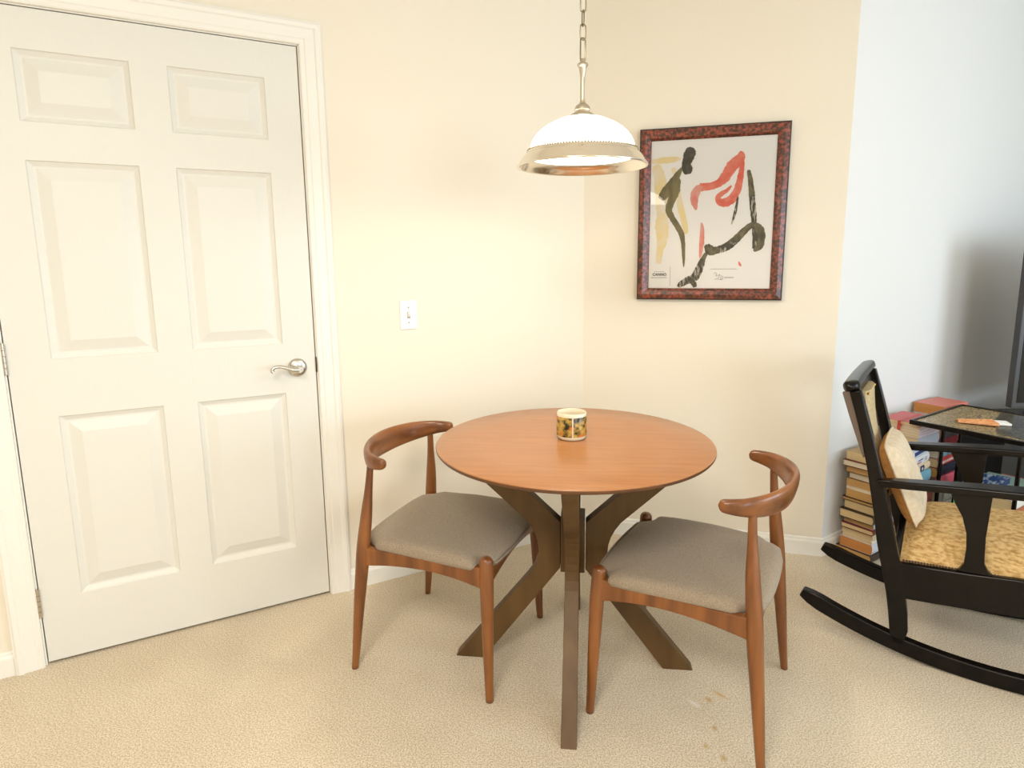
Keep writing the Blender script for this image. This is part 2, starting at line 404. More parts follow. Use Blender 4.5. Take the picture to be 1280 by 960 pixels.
# ------------------------------------------------------------------ light switch
sw = empty('light_switch', DL(.366, 1.0925, 0), A_L, label='white toggle light switch on the cream wall between door and picture wall', cat='light switch')
bm = B(-.035, .035, -.0055, 0, -.0572, .0572); link('switch_plate', bm, MT['plastic'], sw, bevel=.002)
bm = bmesh.new(); prism(bm, [(-.0055, -.011), (-.0055, -.006), (-.017, .009), (-.014, .013), (-.0055, .011)], lambda a, b, h: (h, a, b), -.005, .005)
link('toggle', bm, MT['plastic'], sw, bevel=.001)
bm = bmesh.new(); box(bm, -.0065, .0065, -.0058, -.005, -.0135, .0135); link('toggle_slot', bm, MT['grey_parts_cardshadow'], sw)
for z in (-.030, .030):
    bm = bmesh.new(); lathe(bm, [(0, .0055), (.0032, .0055), (.003, .0068), (0, .0072)], 14)
    bmesh.ops.rotate(bm, verts=bm.verts, cent=(0, 0, 0), matrix=Matrix.Rotation(PI/2, 3, 'X')); bmesh.ops.translate(bm, verts=bm.verts, vec=(0, 0, z))
    link('screw', bm, MT['grey_parts_cardshadow'], sw, True)

# ------------------------------------------------------------------ framed print
fx0, fx1, fz0, fz1 = .2455, .841, 1.1295, 1.8465
pc = empty('framed_picture', (Cn.x+dB.x*(fx0+fx1)/2, Cn.y+dB.y*(fx0+fx1)/2, (fz0+fz1)/2), A_B,
           label='framed abstract brush print in mottled red-brown frame on the cream wall', cat='picture')
cx_, cz_ = (fx0+fx1)/2, (fz0+fz1)/2; W2, H2 = (fx1-fx0)/2, (fz1-fz0)/2; FW = .046
FP = [(0, 0), (0, .024), (.003, .027), (.020, .030), (.036, .025), (.044, .017), (FW, .013), (FW, 0)]
FP = [(0, .001)]+[(a, b) for a, b in FP[1:-1]]+[(FW, .001)]
cor = [(-1, -1), (1, -1), (1, 1), (-1, 1)]
for i in range(4):
    bm = bmesh.new(); secs = []
    for (sx, sz) in (cor[i], cor[(i+1) % 4]):
        secs.append([(sx*(W2-a), -b, sz*(H2-a)) for a, b in FP])
    loft(bm, secs); r_ = link('frame_rail', bm, MT['frame'], pc)
bm = bmesh.new()
for i in range(4):
    (sx, sz), (tx, tz) = cor[i], cor[(i+1) % 4]
    secs = []
    for (a, b) in ((sx, sz), (tx, tz)):
        secs.append([(a*(W2+e), -h, b*(H2+e)) for e, h in ((0, .001), (.0028, .001), (.0028, .024), (0, .0262), (-.0015, .0262))])
    loft(bm, secs)
e_ = link('frame_edge', bm, MT['frameedge'], pc); e_['label'] = 'thin black outer edge of the frame'
sheet = link('print_sheet', B(-W2+FW-.004, W2-FW+.004, -.009, -.003, -H2+FW-.004, H2-FW+.004), MT['paper'], pc)
link('glass_pane', B(-W2+FW-.001, W2-FW+.001, -.0132, -.0120, -H2+FW-.001, H2-FW+.001), MT['pglass'], pc)
ST = {
 'yellow_wash': ('ink_yellow', [[(0.2947, 1.717, 0.0088), (0.3403, 1.72, 0.014), (0.3852, 1.722, 0.0123), (0.4141, 1.724, 0.0044)],
   [(0.3134, 1.696, 0.018), (0.3311, 1.641, 0.0263), (0.3393, 1.577, 0.0298), (0.3456, 1.504, 0.0263), (0.3435, 1.439, 0.0298), (0.3476, 1.392, 0.0245), (0.3374, 1.336, 0.014), (0.3333, 1.282, 0.0123)],
   [(0.3862, 1.684, 0.0105), (0.3966, 1.639, 0.0088), (0.4204, 1.52, 0.014), (0.4412, 1.446, 0.0123), (0.4454, 1.409, 0.007)]]),
 'olive_brush_figure': ('ink_olive', [[(0.4204, 1.686, 0.0044), (0.4048, 1.661, 0.0123), (0.3893, 1.634, 0.0175), (0.3665, 1.599, 0.0228), (0.3447, 1.572, 0.021), (0.3333, 1.559, 0.0123)],
   [(0.4017, 1.638, 0.0158), (0.3966, 1.593, 0.0193), (0.3799, 1.548, 0.0175), (0.3706, 1.512, 0.014), (0.3881, 1.475, 0.0123), (0.4121, 1.437, 0.0123), (0.4267, 1.409, 0.0123), (0.4349, 1.372, 0.0088), (0.4391, 1.316, 0.007), (0.4412, 1.268, 0.0018)]]),
 'charcoal_brush_head': ('ink_black', [[(0.4454, 1.764, 0.012), (0.4495, 1.748, 0.0263), (0.4444, 1.722, 0.0225), (0.437, 1.702, 0.0183), (0.4432, 1.677, 0.0219), (0.4463, 1.659, 0.0123)]]),
 'red_brush_stroke': ('ink_red', [[(0.656, 1.74, 0.007), (0.6531, 1.716, 0.021), (0.6249, 1.686, 0.0245), (0.5958, 1.639, 0.021), (0.5667, 1.614, 0.0158), (0.5325, 1.605, 0.0158), (0.4963, 1.603, 0.0175)],
   [(0.6623, 1.702, 0.0088), (0.6591, 1.645, 0.0123), (0.6467, 1.584, 0.0158), (0.6217, 1.545, 0.0193), (0.5875, 1.537, 0.0175), (0.5708, 1.556, 0.0105), (0.5853, 1.573, 0.0105), (0.6072, 1.586, 0.0079), (0.6239, 1.605, 0.0035)],
   [(0.6664, 1.289, 0.0018), (0.6715, 1.279, 0.0053), (0.6768, 1.27, 0.0026)]]),
 'pink_brush_stroke': ('ink_pink', [[(0.498, 1.606, 0.012), (0.4796, 1.581, 0.0193), (0.4764, 1.545, 0.0158), (0.4847, 1.509, 0.0035)],
   [(0.5087, 1.454, 0.0035), (0.5128, 1.426, 0.0088), (0.5128, 1.371, 0.0105), (0.5097, 1.325, 0.007), (0.5075, 1.305, 0.0018)]]),
 'dry_brush_stroke': ('ink_drybrush', [[(0.6518, 1.558, 0.0035), (0.6436, 1.495, 0.0061), (0.6312, 1.445, 0.0026)],
   [(0.7066, 1.56, 0.011), (0.7161, 1.493, 0.0123), (0.7224, 1.431, 0.0096), (0.7297, 1.368, 0.0123), (0.7288, 1.343, 0.0105)],
   [(0.655, 1.387, 0.016), (0.6217, 1.356, 0.0175), (0.5781, 1.338, 0.0158)],
   [(0.5189, 1.297, 0.012), (0.5046, 1.255, 0.0175), (0.4878, 1.223, 0.0175), (0.4568, 1.208, 0.0158), (0.4308, 1.192, 0.0123), (0.4226, 1.18, 0.007)]]),
 'olive_brush_stroke': ('ink_dark', [[(0.6892, 1.663, 0.007), (0.6987, 1.618, 0.0105), (0.7079, 1.556, 0.0125)],
   [(0.7266, 1.335, 0.007), (0.7474, 1.354, 0.014), (0.7525, 1.394, 0.0158), (0.7402, 1.426, 0.0175), (0.7132, 1.44, 0.0123), (0.6841, 1.418, 0.014), (0.655, 1.387, 0.0166), (0.635, 1.372, 0.006)],
   [(0.585, 1.338, 0.012), (0.5578, 1.336, 0.02), (0.5378, 1.343, 0.0228), (0.5261, 1.341, 0.0123)],
   [(0.5325, 1.325, 0.007), (0.5189, 1.297, 0.011), (0.513, 1.275, 0.006)], [(0.4745, 1.208, 0.0088), (0.4859, 1.196, 0.0123), (0.4919, 1.18, 0.007)]])}
yl = -.0092
for nm, (mk, strokes) in ST.items():
    for st in strokes:
        bm = bmesh.new(); yl -= .00006
        P = [Vector((a-cx_, b-cz_)) for a, b, c in st]; R_ = [c for a, b, c in st]
        Qs, Rs = [], []
        for i in range(len(P)-1):
            p0, p1, p2, p3 = P[max(i-1, 0)], P[i], P[i+1], P[min(i+2, len(P)-1)]
            for k in range(10):
                t = k/10
                Qs.append(.5*((2*p1)+(p2-p0)*t+(2*p0-5*p1+4*p2-p3)*t*t+(3*p1-p0-3*p2+p3)*t**3)); Rs.append(R_[i]*(1-t)+R_[i+1]*t)
        Qs.append(P[-1]); Rs.append(R_[-1]); prev = None
        # rounded start
        for i, q in enumerate(Qs):
            t = (Qs[min(i+1, len(Qs)-1)]-Qs[max(i-1, 0)]).normalized(); s = Vector((-t.y, t.x))
            r1, r2 = Rs[i]*random.uniform(.88, 1.08), Rs[i]*random.uniform(.88, 1.08)
            e = 0.0
            if i == 0: q = q-t*Rs[0]*.4; r1 *= .6; r2 *= .6
            a, b = q+s*r1, q-s*r2
            cur = (bm.verts.new((a.x, yl, a.y)), bm.verts.new((b.x, yl, b.y)))
            if prev: bm.faces.new((prev[0], prev[1], cur[1], cur[0]))
            prev = cur
        link(nm, bm, MT[mk], sheet)
link('title_card', B(.2955-cx_, .3835-cx_, -.0108, -.0092, 1.178-cz_, 1.272-cz_), MT['card'], sheet)
link('card_shadow', B(.3832-cx_, .3850-cx_, -.0107, -.0091, 1.184-cz_, 1.270-cz_), MT['grey_parts_cardshadow'], sheet)  # grey strip paints the card's shadow along its right side
def text(name, s, x, z, size, parent, m, y=-.0112, bold=0, align='CENTER', rot=None):
    c = bpy.data.curves.new(name, 'FONT'); c.body = s; c.size = size; c.align_x = align; c.offset = bold; c.extrude = .00008
    t = bpy.data.objects.new(name, c); COL.objects.link(t)
    dg = bpy.context.evaluated_depsgraph_get(); me = bpy.data.meshes.new_from_object(t.evaluated_get(dg))
    COL.objects.unlink(t); bpy.data.objects.remove(t)
    me.transform((rot or Matrix.Rotation(PI/2, 4, 'X'))); me.transform(Matrix.Translation((x, y, z)))
    me.materials.clear(); me.materials.append(m)
    o = bpy.data.objects.new(name, me); COL.objects.link(o); o.parent = parent; return o
text('card_lettering', 'CANNO', .339-cx_, 1.230-cz_, .016, sheet, MT['ink_text'], bold=.0006)
bm = bmesh.new()
def dashes(x0, x1, z, h, y, gap=.0012):
    x = x0
    while x < x1:
        wd = random.uniform(.0015, .004); box(bm, x, min(x+wd, x1), y-.0001, y, z, z+h*random.uniform(.7, 1)); x += wd+gap
dashes(.316-cx_, .361-cx_, 1.2475-cz_, .0016, -.0109); dashes(.303-cx_, .372-cx_, 1.2205-cz_, .0028, -.0109)
dashes(.552-cx_, .660-cx_, 1.2575-cz_, .0022, -.0092); dashes(.612-cx_, .650-cx_, 1.2205-cz_, .0035, -.0092, .0006)
tag(link('small_print', bm, MT['ink_text'], sheet), kind='stuff')
bm = bmesh.new()
for ring in ([(.569, 1.238), (.574, 1.243), (.580, 1.237), (.576, 1.230), (.584, 1.229), (.592, 1.236), (.589, 1.223), (.583, 1.219)],
             [(.596, 1.232), (.600, 1.226), (.595, 1.219), (.602, 1.215), (.607, 1.221), (.603, 1.228)],
             [(.571, 1.214), (.582, 1.216), (.592, 1.213), (.604, 1.214)]):
    tube(bm, [(a-cx_, -.0093, b-cz_) for a, b in ring], .0007, 5, 4)
tag(link('signature', bm, MT['ink_text'], sheet), kind='stuff')

# ------------------------------------------------------------------ pendant lamp
LX, LY = .186, 1.82
pl = empty('pendant_lamp', (LX, LY, HC), label='lit white glass dome pendant lamp hanging on a chain over the table', cat='lamp')
def zz(z): return z-HC
bm = bmesh.new()
prof = [(.030, 1.699), (.045, 1.6965), (.064, 1.692), (.082, 1.684), (.100, 1.675), (.113, 1.6665), (.126, 1.655), (.136, 1.643), (.143, 1.629), (.147, 1.614), (.148, 1.600), (.147, 1.590),
        (.144, 1.590), (.1445, 1.600), (.1435, 1.614), (.1395, 1.628), (.132, 1.641), (.122, 1.6525), (.110, 1.663), (.097, 1.6715), (.080, 1.680), (.062, 1.688), (.045, 1.6925), (.030, 1.695)]
lathe(bm, [(r, zz(z)) for r, z in prof], 96, closed=True)
sh = link('glass_shade', bm, MT['shade'], pl, 'all'); sh['label'] = 'glowing white glass dome'
bm = bmesh.new()
prof = [(.149, 1.604), (.1515, 1.607), (.155, 1.607), (.157, 1.604), (.1575, 1.600), (.160, 1.5985), (.167, 1.592), (.174, 1.582), (.179, 1.573), (.1825, 1.570), (.1845, 1.567), (.184, 1.5635), (.181, 1.563), (.178, 1.566),
        (.1725, 1.577), (.165, 1.586), (.158, 1.590), (.149, 1.5915), (.147, 1.595)]
lathe(bm, [(r, zz(z)) for r, z in prof], 128, closed=True)
link('metal_ring', bm, MT['brushed'], pl, 'all')
# reeded bead along the ring
bm = bmesh.new()
for i in range(120):
    a = 2*PI*i/120
    lathe(bm, [(0, zz(1.6045)), (.0022, zz(1.6058)), (.0026, zz(1.608)), (.0018, zz(1.6102)), (0, zz(1.6108))], 6, (.1535*math.cos(a), .1535*math.sin(a), 0))
tag(link('beaded_edge', bm, MT['antique'], pl, True), kind='stuff')
bm = bmesh.new()
prof = [(0, 1.853), (.004, 1.853), (.0055, 1.848), (.007, 1.843), (.0135, 1.840), (.0155, 1.836), (.0135, 1.832), (.0105, 1.830), (.0085, 1.814), (.0078, 1.811), (.0068, 1.806), (.0066, 1.803), (.0066, 1.797), (.0066, 1.750), (.0066, 1.744), (.008, 1.738),
        (.010, 1.734), (.016, 1.731), (.021, 1.725), (.022, 1.718), (.0185, 1.713), (.024, 1.710), (.031, 1.706), (.033, 1.7015), (.033, 1.698), (0, 1.698)]
lathe(bm, [(r, zz(z)) for r, z in prof], 40)
link('stem', bm, mat('satin_nickel_stem', (200, 190, 172), .38, 1), pl, True)
# bulb below the socket
bm = bmesh.new()
lathe(bm, [(0, zz(1.698)), (.014, zz(1.698)), (.014, zz(1.672)), (.018, zz(1.664)), (.028, zz(1.648)), (.030, zz(1.634)), (.024, zz(1.617)), (.012, zz(1.608)), (0, zz(1.606))], 24)
m = bpy.data.materials.new('glowing_bulb'); m.use_nodes = True
bb = m.node_tree.nodes['Principled BSDF']; bb.inputs['Emission Color'].default_value = (1, .82, .55, 1); bb.inputs['Emission Strength'].default_value = 10
blb = link('bulb', bm, m, pl, True)
ld = bpy.data.lights.new('bulb_light', 'POINT'); ld.energy = 5; ld.color = (1, .88, .72); ld.shadow_soft_size = .035
lo = bpy.data.objects.new('bulb_light', ld); COL.objects.link(lo); lo.location = (LX, LY, 1.585)
# hook loop and chain
def link_ring(zc, hh, hw_, r, rot, gapped=False):
    bm = bmesh.new(); pts = []; n = 28
    for i in range(n):
        a = 2*PI*i/n; x = hw_*math.cos(a); z = (hh-hw_)*(1 if math.sin(a) >= 0 else -1)+hw_*math.sin(a)
        if abs(math.sin(a)) < 1e-6: z = 0
        pts.append((x*math.cos(rot), x*math.sin(rot), zz(zc+z)))
    tube(bm, pts, r, 8, loop=True); return bm
link('hook_loop', link_ring(1.875, .031, .0075, .0021, .35), MT['antique'], pl, True)
z = 1.921; k = 0
while z < HC-.03:
    link('chain_link', link_ring(z, .0205, .0078, .0019, .25 if k % 2 == 0 else .25+PI/2), MT['antique'], pl, True)
    z += .0355; k += 1
bm = bmesh.new(); lathe(bm, [(0, 0), (.06, 0), (.062, -.006), (.05, -.018), (.02, -.026), (.006, -.03), (.004, -.045), (0, -.045)], 32)
link('ceiling_canopy', bm, MT['brushed'], pl, True)

# unseen flush fixture, added to go with the warm fill light
cl = empty('fill_lamp_fixture', (-.5, -.5, HC), label='added flush white fixture for the warm fill light behind the viewpoint', cat='lamp')
bm = bmesh.new(); lathe(bm, [(0, 0), (.5, 0), (.5, -.04), (.47, -.05), (0, -.05)], 48)
link('lamp_shade', bm, MT['plastic'], cl, True)

# ------------------------------------------------------------------ dining table
TX, TY, TR = .171, 1.866, .4262
PHI = math.radians(-96.5)
tb = empty('dining_table', (TX, TY, 0), PHI, label='round brown wooden dining table on a dark crossed-leg pedestal', cat='table')
bm = bmesh.new(); lathe(bm, [(0, .7497), (.30, .7498), (TR-.003, .7500), (TR-.001, .7492), (TR, .7475)], 128)
tt = link('tabletop', bm, MT['tabletop'], tb, 'all'); tt['label'] = 'round reddish-brown tabletop'
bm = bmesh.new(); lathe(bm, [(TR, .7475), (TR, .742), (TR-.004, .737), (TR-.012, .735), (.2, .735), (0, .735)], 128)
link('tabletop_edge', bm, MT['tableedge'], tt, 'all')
def arc3(p0, p1, p2, n=8):
    return [tuple((1-t)**2*a+2*t*(1-t)*b+t*t*c for a, b, c in zip(p0, p1, p2)) for t in [i/n for i in range(1, n)]]
leg_prof = [(.292, 0), (.386, 0), (.150, .292)]+arc3((.150, .292), (.068, .392), (.150, .492))+[(.150, .492), (.400, .722), (.400, .735), (.305, .735), (.040, .488), (.040, .332)]
for k in range(4):
    a = k*PI/2; bm = bmesh.new()
    prism(bm, leg_prof, lambda r, z, h, a=a: (r*math.cos(a)-h*math.sin(a), r*math.sin(a)+h*math.cos(a), z), -.0215, .0215)
    link('leg', bm, MT['tableleg'], tb, bevel=.0015)
bm = B(-.038, .038, -.038, .038, .327, .512); link('hub_block', bm, MT['tableleg'], tb, bevel=.0015)
bm = bmesh.new(); box(bm, -.34, .34, -.03, .03, .722, .7348); box(bm, -.03, .03, -.34, .34, .7222, .7346)
link('top_support', bm, MT['tableleg'], tb)

# ------------------------------------------------------------------ cup on the table
CX, CY = .167, 1.893
cu = empty('cup', (CX, CY, .75), -.2, label='small cream cup with a dark gold painted band standing on the round table', cat='cup')
bm = bmesh.new()
lathe(bm, [(0, 0), (.040, 0), (.0445, .004), (.0465, .012), (.0468, .070), (.0462, .083), (.0450, .0848), (.0435, .083), (.0435, .070), (.043, .012), (.038, .007), (0, .007)], 64)
link('cup_body', bm, mat('cream_glaze', (226, 216, 190), .2), cu, 'all')
mpaint = mat('painted_still_life_glaze', (44, 38, 20), .25, c2=(196, 160, 76), nscale=(46, 46, 52), detail=5, ramp=(.40, .60))
n, l = mpaint.node_tree.nodes, mpaint.node_tree.links
tc = n.new('ShaderNodeTexCoord'); nz = n.new('ShaderNodeTexNoise'); nz.inputs['Scale'].default_value = 38
rp = n.new('ShaderNodeValToRGB'); rp.color_ramp.elements[0].position = .58; rp.color_ramp.elements[1].position = .66
mx = n.new('ShaderNodeMix'); mx.data_type = 'RGBA'; mx.inputs[7].default_value = lin((206, 120, 50))
l.new(tc.outputs['Object'], nz.inputs[0]); l.new(nz.outputs[0], rp.inputs[0]); l.new(rp.outputs[0], mx.inputs[0])
src = [x for x in n if x.type == 'VALTORGB' and x != rp][0]; l.new(src.outputs[0], mx.inputs[6]); l.new(mx.outputs[2], n['Principled BSDF'].inputs['Base Color'])
a0, a1 = -PI/2+.19+.045, -PI/2+.19+2*PI-.045
bm = bmesh.new(); seg = 72; rows = [(.0471, .0125), (.0474, .014), (.0475, .0735), (.0470, .0745)]
g = [[bm.verts.new((r*math.cos(a0+(a1-a0)*i/seg), r*math.sin(a0+(a1-a0)*i/seg), z)) for i in range(seg+1)] for r, z in rows]
for j in range(3):
    for i in range(seg): bm.faces.new((g[j][i], g[j][i+1], g[j+1][i+1], g[j+1][i]))
link('painted_band', bm, mpaint, cu, True)['label'] = 'dark green and gold painted scene'

# ------------------------------------------------------------------ dining chairs
def superell(c, ux, uy, hx, hy, n=20, e=2.6):
    out = []
    for i in range(n):
        a = 2*PI*i/n; ca, sa = math.cos(a), math.sin(a)
        out.append(c+ux*hx*math.copysign(abs(ca)**(2/e), ca)+uy*hy*math.copysign(abs(sa)**(2/e), sa))
    return out
def make_chair(name, label):
    t = empty(name, label=label, cat='chair', group='curved-back dining chairs at the round table')
    for s in (-1, 1):
        bm = bmesh.new()
        tube(bm, [(.2365, s*.2365, 0), (.234, s*.233, .06), (.230, s*.227, .20), (.226, s*.219, .34), (.2235, s*.2145, .39), (.222, s*.212, .428), (.2218, s*.2115, .440), (.2216, s*.211, .447), (.2215, s*.211, .4495)],
             [.0115, .0133, .0172, .0205, .0212, .0205, .0185, .012, .003], 20, 3)
        link('leg', bm, MT['chairwood'], t, 'all')
        bm = bmesh.new()
        tube(bm, [(-.2365, s*.243, 0), (-.230, s*.240, .06), (-.217, s*.234, .20), (-.203, s*.226, .34), (-.196, s*.221, .42), (-.186, s*.211, .52), (-.180, s*.202, .60), (-.176, s*.195, .665), (-.176, s*.193, .685)],
             [.0105, .0125, .0168, .0205, .0210, .0180, .0125, .0105, .0100], 20, 3)
        link('leg', bm, MT['chairwood'], t, 'all')
        # side rail with arched underside
        bm = bmesh.new(); N = 14; secs = []
        for i in range(N+1):
            u = i/N; x = -.198+u*(.224+.198); y = s*(.222-u*.006); top = .418-.004*math.sin(PI*u)
            bot = .382-.030*(2*u-1)**2*(1 if u > .5 else .75)-.004
            secs.append([(x, y-.0105, bot), (x, y+.0105, bot), (x, y+.0105, top), (x, y-.0105, top)])
        loft(bm, secs); link('side_rail', bm, MT['chairwood'], t, bevel=.002)
    for nm, x, yy in (('front_rail', .221, .213), ('back_rail', -.196, .222)):
        bm = bmesh.new(); N = 14; secs = []
        for i in range(N+1):
            u = i/N; y = -yy+2*yy*u; bot = .380-.030*(2*u-1)**2
            secs.append([(x-.0105, y, bot), (x+.0105, y, bot), (x+.0105, y, .416), (x-.0105, y, .416)])
        loft(bm, secs); link(nm, bm, MT['chairwood_y'], t, bevel=.002)
    # upholstered seat: outline ring scaled over several heights
    ol = []
    def add(a, b): ol.append((a, b))
    fx, fy = .236, .232
    for i in range(9): # front edge, gently bowed
        y = -.178+i*.356/8; add(.252-.010*(y/.178)**2, y)
    for q in ((.235, .186), (.214, .190), (.199, .198), (.192, .212), (.190, .228), (.182, .236)): add(*q)
    for i in range(1, 7): add(.182-i*.046, .236-.0015*i)
    for q in ((-.142, .226), (-.158, .214), (-.170, .200), (-.182, .194), (-.198, .188), (-.212, .176)): add(*q)
    for i in range(1, 6): y = .176-i*.352/6; add(-.218-.010*(1-(y/.176)**2), y)
    L = len(ol)
    for (a, b) in [(a, -b) for a, b in ol[::-1]]:
        if not any(abs(a-c)+abs(b-d) < .004 for c, d in ol): ol.append((a, b))
    bm = bmesh.new(); rings = []
    for sc, z in ((.90, .400), (.975, .407), (.996, .414), (1.003, .422), (.998, .431), (.982, .439), (.95, .445), (.88, .4495), (.75, .452), (.55, .4535), (.3, .453), (.1, .4525)):
        ring = []
        for a, b in ol:
            x, y = a*sc+.01*(1-sc), b*sc
            dz = 0
            if z > .428:
                dz = -.016*max(0, (x-.09)/.15)**2 + .010*(abs(y)/.22)**2*(1-abs(x)/.3) - .004
            ring.append(bm.verts.new((x, y, z+dz)))
        rings.append(ring)
    n_ = len(ol)
    for a, b in zip(rings, rings[1:]):
        for i in range(n_): bm.faces.new((a[i], a[(i+1) % n_], b[(i+1) % n_], b[i]))
    bm.faces.new(rings[0]); bm.faces.new(rings[-1][::-1])
    st = link('seat', bm, MT['seat'], t, 'all'); st['label'] = 'taupe grey fabric seat pad'
    # curved backrest with horn-like arms
    bm = bmesh.new(); secs = []; N = 64
    for i in range(N+1):
        u = -1+2*i/N; u = math.copysign(abs(u)**.8, u); au = abs(u); ang = u*math.radians(91)
        x = -.115-.132*math.copysign(abs(math.cos(ang))**1.15, math.cos(ang)); y = .228*math.sin(ang)
        x += .016*max(0, au-.75)/.25
        z = .693+.006*au**2
        hh = .039*(1-au**1.6)+.0145*au**1.6; tk = .0115*(1-au**1.6)+.0145*au**1.6
        e = 1.0
        if au > .93: e = max(.12, math.sqrt(max(0, 1-((au-.93)/.07)**2)))
        tdir = Vector((math.sin(ang)*.125, max(math.cos(ang), .08)*.228, 0)).normalized(); nn = Vector((-tdir.y, tdir.x, 0))
        lean = .22*(1-au**2); upv = (Vector((0, 0, 1))+nn*lean).normalized(); nv = (nn-Vector((0, 0, 1))*lean).normalized()
        secs.append(superell(Vector((x, y, z)), nv, upv, tk*e, hh*e, 20, 2.5))
    loft(bm, secs); bk = link('backrest', bm, MT['chairwood_y'], t, 'all')
    return t
ch1 = make_chair('dining_chair', 'dining chair left of the round table, in front of the cream wall by the door')
ch1.location = (-.2315, 1.975, 0); ch1.rotation_euler = (0, 0, math.radians(-20.7))
ch2 = ch1.copy(); COL.objects.link(ch2)
for c in list(ch1.children):
    d = c.copy(); COL.objects.link(d); d.parent = ch2
ch2.location = (.523, 1.714, 0); ch2.rotation_euler = (0, 0, math.radians(150.6))
ch2['label'] = 'dining chair at the right front of the round table, nearest the rocking chair'

# ------------------------------------------------------------------ rocking chair
RA = math.radians(-35)
ru = Vector((math.cos(RA), math.sin(RA))); RO = Vector((1.516, 1.68))
rk = empty('rocking_chair', (RO.x, RO.y, 0), RA, label='black wooden rocking chair with gold brocade seat at the right edge', cat='rocking chair')
# local: x forward, y away from camera; near side y=0, far side y=RWD
RWD = .46
def plank(bm, pts, wz, wy, y, seg=1):
    """board following (x,z) centre points with half height wz (list) and half width wy"""
    secs = []; n = len(pts)
    for i in range(n):
        a, b = Vector(pts[max(i-1, 0)]), Vector(pts[min(i+1, n-1)]); t = (b-a).normalized(); nn = Vector((-t.y, t.x)); h = wz[i]
        p = Vector(pts[i]); lo_, hi_ = p-nn*h, p+nn*h; yy = y(i) if callable(y) else y; ww = wy[i] if isinstance(wy, list) else wy
        secs.append([(lo_.x, yy-ww, lo_.y), (lo_.x, yy+ww, lo_.y), (hi_.x, yy+ww, hi_.y), (hi_.x, yy-ww, hi_.y)])
    loft(bm, secs)
RR = 1.32; xc = -.10
for y in (0, RWD):
    bm = bmesh.new(); pts = []; wz = []
    for i in range(37):
        x = -.628+i*(.45+.628)/36
        z = RR-math.sqrt(RR*RR-(x-xc)**2)
        e = min(1, .55+i/3) if i < 3 else 1
        pts.append((x, z+.0275)); wz.append(.0265*e)
    plank(bm, pts, wz, .016, 0 if y == 0 else (lambda i: .49+.11*pts[i][0])); link('rocker', bm, MT['black'], rk, True, bevel=.004)
    # rear post, one curved piece from rocker to top rail
    bm = bmesh.new()
    pts = [(-.332, .050), (-.331, .10), (-.338, .16), (-.348, .22), (-.360, .28), (-.375, .34), (-.389, .40), (-.403, .47), (-.421, .55), (-.440, .63), (-.463, .72), (-.489, .81), (-.511, .878)]
    plank(bm, pts, [.018, .026, .027, .027, .028, .028, .027, .024, .022, .019, .0175, .017, .017], .016, y)
    link('rear_post', bm, MT['black'], rk, True, bevel=.004)
    bm = bmesh.new(); plank(bm, [(-.470, .66), (-.487, .72), (-.512, .80), (-.534, .872)], [.003, .008, .012, .014], .012, y)  # grey-brown strip paints the light caught by the post's rear edge
    b_ = link('post_sheen_strip', bm, mat('brown_lacquer_sheen', (104, 88, 76), .5), rk, bevel=.002); b_['label'] = 'grey-brown strip for the light caught along the rear post'
    # front post down to the rocker
    bm = bmesh.new(); plank(bm, [(.17, .055), (.165, .15), (.16, .25), (.158, .34), (.155, .45), (.15, .57), (.148, .60)], [.024, .022, .025, .027, .022, .022, .024], .018, y)
    link('front_post', bm, MT['black'], rk, True, bevel=.004)
    # vase shaped splat under the arm
    bm = bmesh.new()
    pr_ = [(-.198, .345), (-.190, .352), (-.180, .372), (-.178, .42), (-.182, .47), (-.196, .52), (-.218, .560), (-.236, .600)]
    pf_ = [(-.128, .614), (-.130, .58), (-.132, .52), (-.134, .47), (-.132, .42), (-.130, .385), (-.118, .362), (-.104, .352)]
    prism(bm, pr_+pf_, lambda a, b, h: (a, h, b), y-.010, y+.010); link('arm_splat', bm, MT['black'], rk, bevel=.002)
    # arm
    bm = bmesh.new(); s = -1 if y == 0 else 1
    pts = [(-.425, .585), (-.38, .592), (-.33, .597), (-.27, .604), (-.20, .612), (-.12, .620), (-.03, .628), (.06, .634), (.14, .636), (.21, .634)]
    wy = [.014, .020, .024, .026, .030, .034, .036, .038, .042, .030]
    plank(bm, pts, [.0125]*10, wy, lambda i, y=y, s=s: y+s*.012); link('arm', bm, MT['black'], rk, True, bevel=.005)
    # side seat rail
    bm = bmesh.new()
    pts = [(-.36, .268), (-.25, .278), (-.15, .289), (-.05, .302), (.05, .312), (.15, .318)]
    plank(bm, pts, [.060, .059, .058, .058, .057, .055], .014, y); link('side_rail', bm, MT['black'], rk, True, bevel=.004)
bm = bmesh.new(); box(bm, .135, .165, .012, RWD-.012, .27, .37); link('front_rail', bm, MT['black'], rk, bevel=.004)
bm = bmesh.new(); box(bm, -.372, -.348, .012, RWD-.012, .22, .32); link('rear_rail', bm, MT['black'], rk, bevel=.004)
